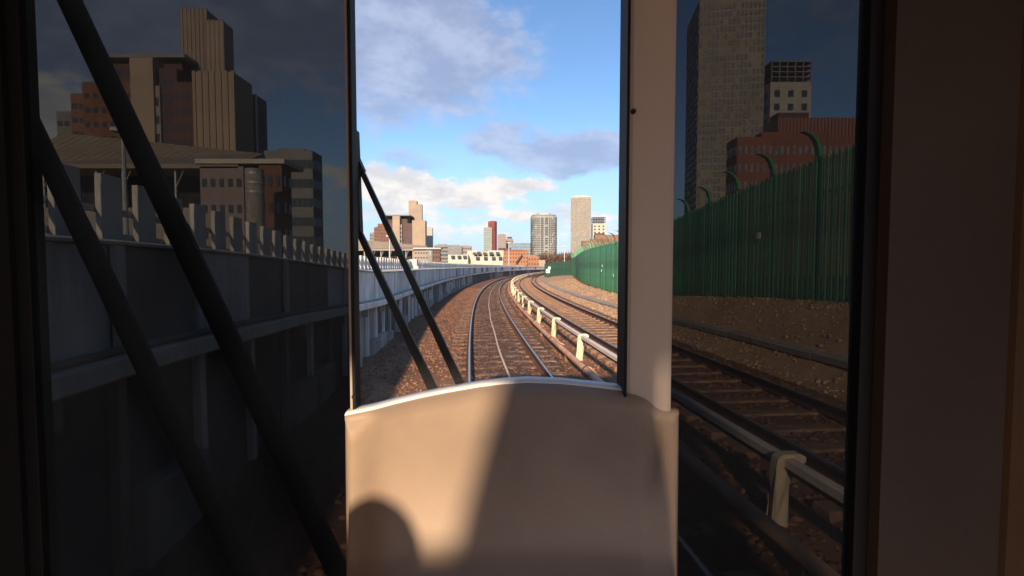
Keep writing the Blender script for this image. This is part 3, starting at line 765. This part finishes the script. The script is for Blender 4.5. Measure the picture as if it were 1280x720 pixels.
volume(b, 'wall', far, 630, 660.5, 314, 180, .5, M['orange'], 0, roofcap=False, win=(9, 4, .4, .4, .25))
P, zt = far.block(630, 660.5, 314, 180, .5); bm = bmesh.new(); cx = (P[0][0] + P[1][0]) / 2; hw = (P[1][0] - P[0][0]) / 2 + .1
prism_pts = [(cx + hw * math.cos(a * math.pi / 12), .62 * math.sin(a * math.pi / 12)) for a in range(13)]
a_ = [bm.verts.new((x, P[0][1] - .2, zt + z)) for x, z in prism_pts]; c_ = [bm.verts.new((x, P[2][1], zt + z)) for x, z in prism_pts]
for i in range(12): bm.faces.new((a_[i], a_[i + 1], c_[i + 1], c_[i]))
bm.faces.new(a_[::-1]); bm.faces.new(c_); bmesh.ops.recalc_face_normals(bm, faces=bm.faces); kid('roof', bm, M['redbrick'], b)
bm = bmesh.new(); c0 = at(645, 329, 178.5); c1 = at(653, 318, 178.5); tube(bm, [c0, c0.lerp(c1, .5), c1], .25, 6); kid('stair', bm, M['brickdk'], b)
b = bthing('brick_annexe', 'small orange brick annexe with pale end wall next to the bare trees', far, 668, 176)
volume(b, 'wall', far, 660, 674, 320.5, 176, .6, M['orange'], 0, win=(4, 2, .4, .4, .4))
volume(b, 'end_wall', far, 673.5, 681.5, 325, 175, .6, M['sand'], 0, roofcap=False)

def grid_tower(root, mp_, px0, px1, pyt, D, deep, rot, frame, gl, nx, nz, fw, fh, curved=0, skip=.0):
    d = D / mp_.k
    if curved:
        a, b_ = at(*mp_.xy(px0, pyt), d), at(*mp_.xy(px1, pyt), d); w = b_.x - a.x; cx = (a.x + b_.x) / 2
        pts = []
        for k in range(25):
            th = math.pi + math.pi * k / 24
            pts.append((cx + w / 2 * math.copysign(abs(math.cos(th)) ** .55, math.cos(th)), d + w * .34 * (1 - abs(math.sin(th)) ** .8)))
        P = pts + [(cx + w / 2, d + w * .6), (cx - w / 2, d + w * .6)]; zt = a.z
        bm = bmesh.new(); prism(bm, P, GZ, zt); kid('wall', bm, frame, root)
        bm = bmesh.new()
        for k in range(24): face_windows(bm, P[k], P[k + 1], GZ + 4, zt - 1.5, 1, nz, fw, fh, .18, skip)
        o = kid('windows', bm, gl, root); o['kind'] = 'stuff'
        bm = bmesh.new()
        for k in range(nz): 
            zz = GZ + 4 + (zt - 5.5 - GZ) * k / nz; prism(bm, [(cx + (x - cx) * 1.012, y - .5 if y < d + w * .5 else y) for x, y in P], zz - .22, zz + .22)
        o = kid('floor_bands', bm, frame, root); o['kind'] = 'stuff'
        bm = bmesh.new(); prism(bm, [(cx + (x - cx) * .93, y + w * .03) for x, y in P], zt - .2, zt + w * .06); kid('roof_crown', bm, M['wpale'], root)
        bm = bmesh.new(); prism(bm, [(cx + (x - cx) * .55, y + w * .1) for x, y in P], zt - .2, zt + w * .12); kid('plant_room', bm, M['cwhite'], root)
        return
    P, zt = mp_.block(px0, px1, pyt, D, deep, rot)
    bm = bmesh.new(); prism(bm, P, GZ, zt); kid('wall', bm, frame, root)
    bm = bmesh.new(); n2_ = max(2, int(nx * deep)); rd = random.Random(5)
    for (q0, q1, n) in ((0, 1, nx), (1, 2, n2_), (3, 0, n2_)):
        face_windows(bm, P[q0], P[q1], GZ + 4, zt - 2, n, nz, fw, fh, .2, skip, rd)
    o = kid('windows', bm, gl, root); o['kind'] = 'stuff'
    cx = sum(p[0] for p in P) / 4; cy = sum(p[1] for p in P) / 4; w = P[1][0] - P[0][0]
    bm = bmesh.new(); prism(bm, [(cx + (p[0] - cx) * .97, cy + (p[1] - cy) * .97) for p in P], zt - .2, zt + w * .035)
    prism(bm, [(cx + (p[0] - cx) * .6, cy + (p[1] - cy) * .6) for p in P], zt, zt + w * .1); kid('roof_crown', bm, M['cwhite'], root)
b = bthing('curved_tower', 'rounded grey apartment tower with banded balconies and white roof crown', far, 680, 560)
grid_tower(b, far, 664, 697, 270, 560, 1, 0, M['towergrey'], M['wglass'], 12, 26, .62, .62, curved=1, skip=.12)
def right_group(mp_, where, extra=''):
    b = bthing('stone_grid_tower', f'very tall sandy stone tower with gridded windows {where}', mp_, 728, 640)
    grid_tower(b, mp_, 714, 741.5, 246.5, 640, .9, -.14, M['stone2'], M['wpale'], 16, 36, .55, .62, skip=.25)
    b = bthing('frame_topped_block', f'pale block with open steel frame on top {where}', mp_, 749, 700)
    P, zt = volume(b, 'wall', mp_, 741, 757, 279.5, 700, .8, M['cwhite'], 0, win=(3, 9, .4, .5, .35), roofcap=False)
    ztop = at(*mp_.xy(749, 271.5), 700 / mp_.k).z; bm = bmesh.new(); w = (P[1][0] - P[0][0])
    for i in range(6):
        for y_ in (P[0][1], P[2][1]):
            xx = P[0][0] + w * (.02 + .96 * i / 5); box(bm, xx - w * .012, xx + w * .012, y_ - w * .012, y_ + w * .012, zt, ztop)
    for j in range(1, 5):
        zz = zt + (ztop - zt) * j / 4; box(bm, P[0][0], P[1][0], P[0][1] - w * .02, P[2][1], zz - w * .02, zz + w * .005)
    kid('steel_frame', bm, M['grey'], b)
    b = bthing('red_brick_hall', f'wide red brick hall with ribbed upper storey {where}', mp_, 752, 420)
    P, zt = volume(b, 'ribbed_storey', mp_, 744, 790, 293.5, 425, .25, M['pinkclad'], 0, roofcap=False); ribs2(b, P, zt, 34, M['redbrick'])
    volume(b, 'wall', mp_, 728, 775, 301, 415, .2, M['redbrick'], 0, win=(20, 6, .4, .5, .2), wm=M['wpale'])
    volume(b, 'plant_room', mp_, 744, 756, 291.5, 430, .5, M['brickdk'], 0, roofcap=False)
def ribs2(root, P, zt, n, m):
    bm = bmesh.new(); L = P[1][0] - P[0][0]
    for k in range(n):
        xx = P[0][0] + L * (k + .5) / n; box(bm, xx - L / n * .2, xx + L / n * .2, P[0][1] - .25, P[0][1] + .1, GZ, zt + .02)
    kid('ribs', bm, m, root)
right_group(far, 'in the distance by the curved tower')
right_group(near, 'close behind the palisade fence')

# ------------------------------------------------------------------ the train cab we look out of
GY = 1.05                                     # windscreen plane
t = thing('train_cab', 'front end of the train with windscreen panes, beige console, window post and wipers', 'train', (.2, 0, .9))
clear = glass('clear windscreen glass', (.985, .99, .985), .005, .012, 5.0); tinted_left = glass('added dark left glass', (.28, .28, .275), .001, .06); tinted = glass('added dark side glass', (.24, .242, .242), .001, .055)  # tinted side panes added to darken both sides of the view
ZT, ZB = 2.86, 1.22
kid('windscreen', bx(-.3355, .232, GY, GY + .008, ZB, ZT), clear, t)
kid('added_dark_pane', bx(-1.046, -.352, GY, GY + .008, ZB - .3, ZT), tinted_left, t)
kid('added_dark_pane', bx(.300, .760, GY, GY + .008, ZB - .3, ZT), tinted, t)
# rubber seals
for x0, x1, y0, y1, zb in ((-.3435, -.336, 1.02, 1.056, ZB), (.2325, .2385, .985, 1.056, ZB), (-1.075, -1.045, 1.04, 1.062, ZB - .3), (.752, .782, 1.03, 1.064, ZB - .3)):
    kid('window_seal', bx(x0, x1, y0, y1, zb, ZT, .002), M['black'], t)
kid('mullion', bx(-.351, -.344, 1.03, 1.056, ZB - .3, ZT), M['pillar'], t)
kid('window_post', bx(.2387, .338, 1.0, 1.06, 1.2, ZT, .01), M['pillar'], t)
kid('corner_post', bx(-1.25, -1.0755, 1.03, GY + .06, .9, ZT), M['black'], t)
kid('dark_bulkhead', bx(.783, 1.04, 1.0, GY + .06, .9, ZT), M['darkwall'], t)
kid('brown_trim', bx(1.041, 1.35, .985, GY + .06, .9, ZT, .02), M['trim'], t)
kid('header', bx(-1.25, 1.35, .95, GY + .06, ZT + .002, 3.12), M['darkwall'], t)
def sill(x0, x1): kid('sill', bx(x0, x1, 1.0, GY + .06, .9, ZB - .302), M['darkwall'], t)
sill(-1.044, -.353); sill(.262, .781)
kid('nose', bx(-1.25, 1.35, .86, GY + .1, .45, .898, .03), M['train'], t)
kid('floor', bx(-1.25, 1.35, -2.3, .858, .8, .9), M['floorm'], t)
kid('roof', bx(-1.3, 1.40, -2.3, GY + .08, 3.122, 3.24, .02), M['ceil'], t)
kid('side_wall', bx(-1.30, -1.252, -2.3, GY + .06, .9, 3.12), M['ceil'], t)
for xa, xb in ((1.352, 1.40),):      # right side wall: below, above, before and behind its window
    yw = -1.9
    for y0, y1, z0, z1 in ((-2.3, GY + .06, .9, 1.55), (-2.3, GY + .06, 2.852, 3.12), (.35, GY + .06, 1.552, 2.85), (-2.3, yw, 1.552, 2.85)):
        kid('side_wall', bx(xa, xb, y0, y1, z0, z1), M['ceil'], t)
# unseen panels added to shape the console's sun patch: slanted edge, narrow light gap
kid('sun_patch_panel', bx(0.0, 1.35, -2.05, -2.0, 2.3, 3.12), M['pillar'], t)
bm = bmesh.new(); pf = [(-.415, 2.3), (-.02, 2.3), (-.02, 3.12), (-.345, 3.12), (-.415, 2.662)]
fa = [bm.verts.new((x, -2.05, z)) for x, z in pf]; fb = [bm.verts.new((x, -2.0, z)) for x, z in pf]
for i in range(5): bm.faces.new((fa[i], fa[(i + 1) % 5], fb[(i + 1) % 5], fb[i]))
bm.faces.new(fa[::-1]); bm.faces.new(fb); bmesh.ops.recalc_face_normals(bm, faces=bm.faces); kid('sun_patch_panel', bm, M['pillar'], t)
kid('sun_patch_panel', bx(-1.25, -.416, -2.05, -2.0, 2.3, 2.66), M['pillar'], t)
# unseen seat added behind the eye point to cast a head shadow
bm = bmesh.new(); box(bm, -.62, -.2, -.42, -.30, 1.35, 1.86, .04); kid('added_seat_back', bm, M['fabric'], t)
bm = bmesh.new(); bmesh.ops.create_uvsphere(bm, u_segments=20, v_segments=12, radius=1); bmesh.ops.scale(bm, vec=(.11, .07, .13), verts=bm.verts); bmesh.ops.translate(bm, vec=(-.385, -.36, 1.945), verts=bm.verts); smoothf(kid('head_shadow_caster', bm, M['fabric'], t))
kid('added_seat_cushion', bx(-.62, -.2, -.3, .1, 1.25, 1.38, .04), M['fabric'], t)
kid('added_seat_base', bx(-.5, -.32, -.35, .05, .9, 1.25), M['darkwall'], t)
# wheels on the rails
for oo in (-.75, .75):
    p = T(-.8, oo); bm = bmesh.new(); bmesh.ops.create_cone(bm, cap_ends=True, segments=28, radius1=.35, radius2=.35, depth=.1)
    bmesh.ops.transform(bm, matrix=Matrix.Translation((p.x, p.y, .354)) @ Matrix.Rotation(heading(0), 4, 'Z') @ Matrix.Rotation(math.pi / 2, 4, 'Y'), verts=bm.verts); kid('wheel', bm, M['galv'], t)
p = T(-.8, 0); kid('axle', bx(p.x - .7, p.x + .7, p.y - .06, p.y + .06, .3, .42), M['rust'], t)
kid('underframe', bx(-1.0, 1.3, -2.2, .8, .7, .798), M['rust'], t)

# console: moulded shape measured along its front edge
EDGE = [(436, 515), (470, 508), (500, 500), (530, 493), (560, 487), (600, 480), (630, 476.5), (660, 475), (700, 476.5), (740, 480.5), (770, 484), (790, 487.5), (803, 492.5), (811, 499), (818, 505), (826, 508), (844, 509)]
def edge_y(px):
    for (a, b), (c, d) in zip(EDGE, EDGE[1:]):
        if a <= px <= c: return b + (d - b) * (px - a) / (c - a)
    return EDGE[0][1] if px < 436 else EDGE[-1][1]
cols = [436 + i * (844 - 436) / 102 for i in range(103)]
bm = bmesh.new(); rows = []
def crow(fn): rows.append([bm.verts.new(fn(px)) for px in cols])
def drop(px): return 1 if px < 770 else 1
crow(lambda px: at(px, edge_y(px), 1.035) + Vector((0, 0, -.05)))
crow(lambda px: at(px, edge_y(px), 1.035) + Vector((0, 0, -.004)))
crow(lambda px: at(px, edge_y(px), 1.030))
crow(lambda px: Vector((at(px, edge_y(px), 1.03).x * 1.0, 1.008, at(px, edge_y(px), 1.03).z + .001)))
crow(lambda px: Vector((at(px, edge_y(px), 1.03).x * .99, .994, at(px, edge_y(px), 1.03).z - .004)))
NR = 30
for j in range(1, NR + 1):
    q = j / NR
    def fn(px):
        e = at(px, edge_y(px), 1.03); yb = edge_y(px) + 5
        py = yb + (775 - yb) * q
        # convex bulge: steep near the lip, leaning to the camera below, ends turned away
        dep = .985 - .30 * q ** 1.15 - .035 * math.sin(math.pi * min(1, q * 1.4))
        k = (px - 436) / (844 - 436)
        dep += .05 * (1 - sst(k, 0, .16)) ** 2 + .022 * math.exp(-((px - (815 + 6 * math.sin(q * 3.1) - 14 * sst(q, .12, .5))) / 9) ** 2) * (1 - sst(q, .15, .5)) + .02 * sst(px, 800, 844)
        return at(px, py, min(dep, .995))
    crow(fn)
for i in range(len(rows) - 1):
    for j in range(len(cols) - 1): bm.faces.new((rows[i][j], rows[i][j + 1], rows[i + 1][j + 1], rows[i + 1][j]))
# close it: sides and back down to the floor side of the shell
bk = [bm.verts.new((v.co.x, 1.0, 1.1)) for v in rows[0]]
for j in range(len(cols) - 1): bm.faces.new((bk[j], bk[j + 1], rows[0][j + 1], rows[0][j]))
for side in (0, -1):
    ring = [r_[side] for r_ in rows] + [bk[side]]
    f_ = bm.faces.new(ring if side == -1 else ring[::-1])
f_ = bm.faces.new([*rows[-1], *bk[::-1]])
bmesh.ops.triangulate(bm, faces=[f for f in bm.faces if len(f.verts) > 4]); bmesh.ops.recalc_face_normals(bm, faces=bm.faces)
cons = smoothf(kid('console', bm, M['dash'], t))
bm = bmesh.new(); lc = [c for c in cols if c <= 778]      # lip between console and glass, pale to paint its sky highlight
lr = [[bm.verts.new((at(px, edge_y(px), 1.03).x * k, y, at(px, edge_y(px), 1.03).z + dz)) for px in lc] for y, dz, k in ((1.049, .001, 1.01), (1.046, .0045, 1.01), (1.012, .0055, 1), (1.004, .002, 1), (1.010, -.012, 1))]
for a_, b_ in zip(lr, lr[1:]):
    for j in range(len(lc) - 1): bm.faces.new((a_[j], a_[j + 1], b_[j + 1], b_[j]))
bmesh.ops.recalc_face_normals(bm, faces=bm.faces); smoothf(kid('console_lip_highlight', bm, M['pale'], t))
# screws
for px, py, d in ((792, 139, .998), (442.5, 496, 1.02)):
    c = at(px, py, d); bm = bmesh.new(); bmesh.ops.create_cone(bm, cap_ends=True, segments=14, radius1=.0055, radius2=.0045, depth=.006)
    bmesh.ops.transform(bm, matrix=Matrix.Translation(c) @ Matrix.Rotation(math.pi / 2, 4, 'X'), verts=bm.verts); kid('screw', bm, M['wiper'], t)

# wipers outside the glass: two parallel arms carrying an upright blade
def bar(bm, a, b, w0, w1, th):
    d = (b - a).normalized(); n = Vector((-d.z, 0, d.x))
    q = [a - n * w0 / 2, a + n * w0 / 2, b + n * w1 / 2, b - n * w1 / 2]
    lo = [bm.verts.new(v + Vector((0, -th / 2, 0))) for v in q]; hi = [bm.verts.new(v + Vector((0, th / 2, 0))) for v in q]
    for i in range(4): bm.faces.new((lo[i], lo[(i + 1) % 4], hi[(i + 1) % 4], hi[i]))
    bm.faces.new(lo[::-1]); bm.faces.new(hi); bmesh.ops.recalc_face_normals(bm, faces=bm.faces)
def wiper(A, B, wA, wB, blade, lab):
    w = obj('wiper', bx(0, .01, 0, .01, 0, .01), M['wiper'], t)
    w.data.clear_geometry()
    y = GY + .05
    bm = bmesh.new(); base_ = at(*A[1], y); bar(bm, at(*B[1], y) , base_, .03, .03, .02)
    bmesh.ops.translate(bm, verts=bm.verts, vec=-t.location); me = bpy.data.meshes.new('wiper'); bm.to_mesh(me); bm.free(); me.materials.append(M['wiper']); w.data = me
    w['label'] = lab
    for (a, b), wd in ((A, wA), (B, wB)):
        bm = bmesh.new(); bar(bm, at(*a, y), at(*b, y), wd[0], wd[1], .012); bar(bm, at(*a, y + .0), at(*a, y).lerp(at(*b, y), .06), wd[0] * 1.5, wd[0] * 1.4, .022)
        bmesh.ops.translate(bm, verts=bm.verts, vec=-t.location); obj('wiper_arm', bm, M['wiper'], w)
    (bx0, by0), (bx1, by1) = blade
    bm = bmesh.new(); bar(bm, at(bx0, by0, y - .012), at(bx1, by1, y - .012), .012, .012, .022); bmesh.ops.translate(bm, verts=bm.verts, vec=-t.location); obj('wiper_blade', bm, M['black'], w)
wiper(((444, 196), (585, 501)), ((440.5, 272), (551, 508)), (.010, .019), (.0125, .021), ((444, 164), (449, 290)), 'slim black wiper parked at the left edge of the clear windscreen')
wiper(((26, -130), (446, 765)), ((4, 82), (340, 790)), (.046, .050), (.040, .052), ((24, -160), (34, 500)), 'thick black wiper across the added dark side pane')
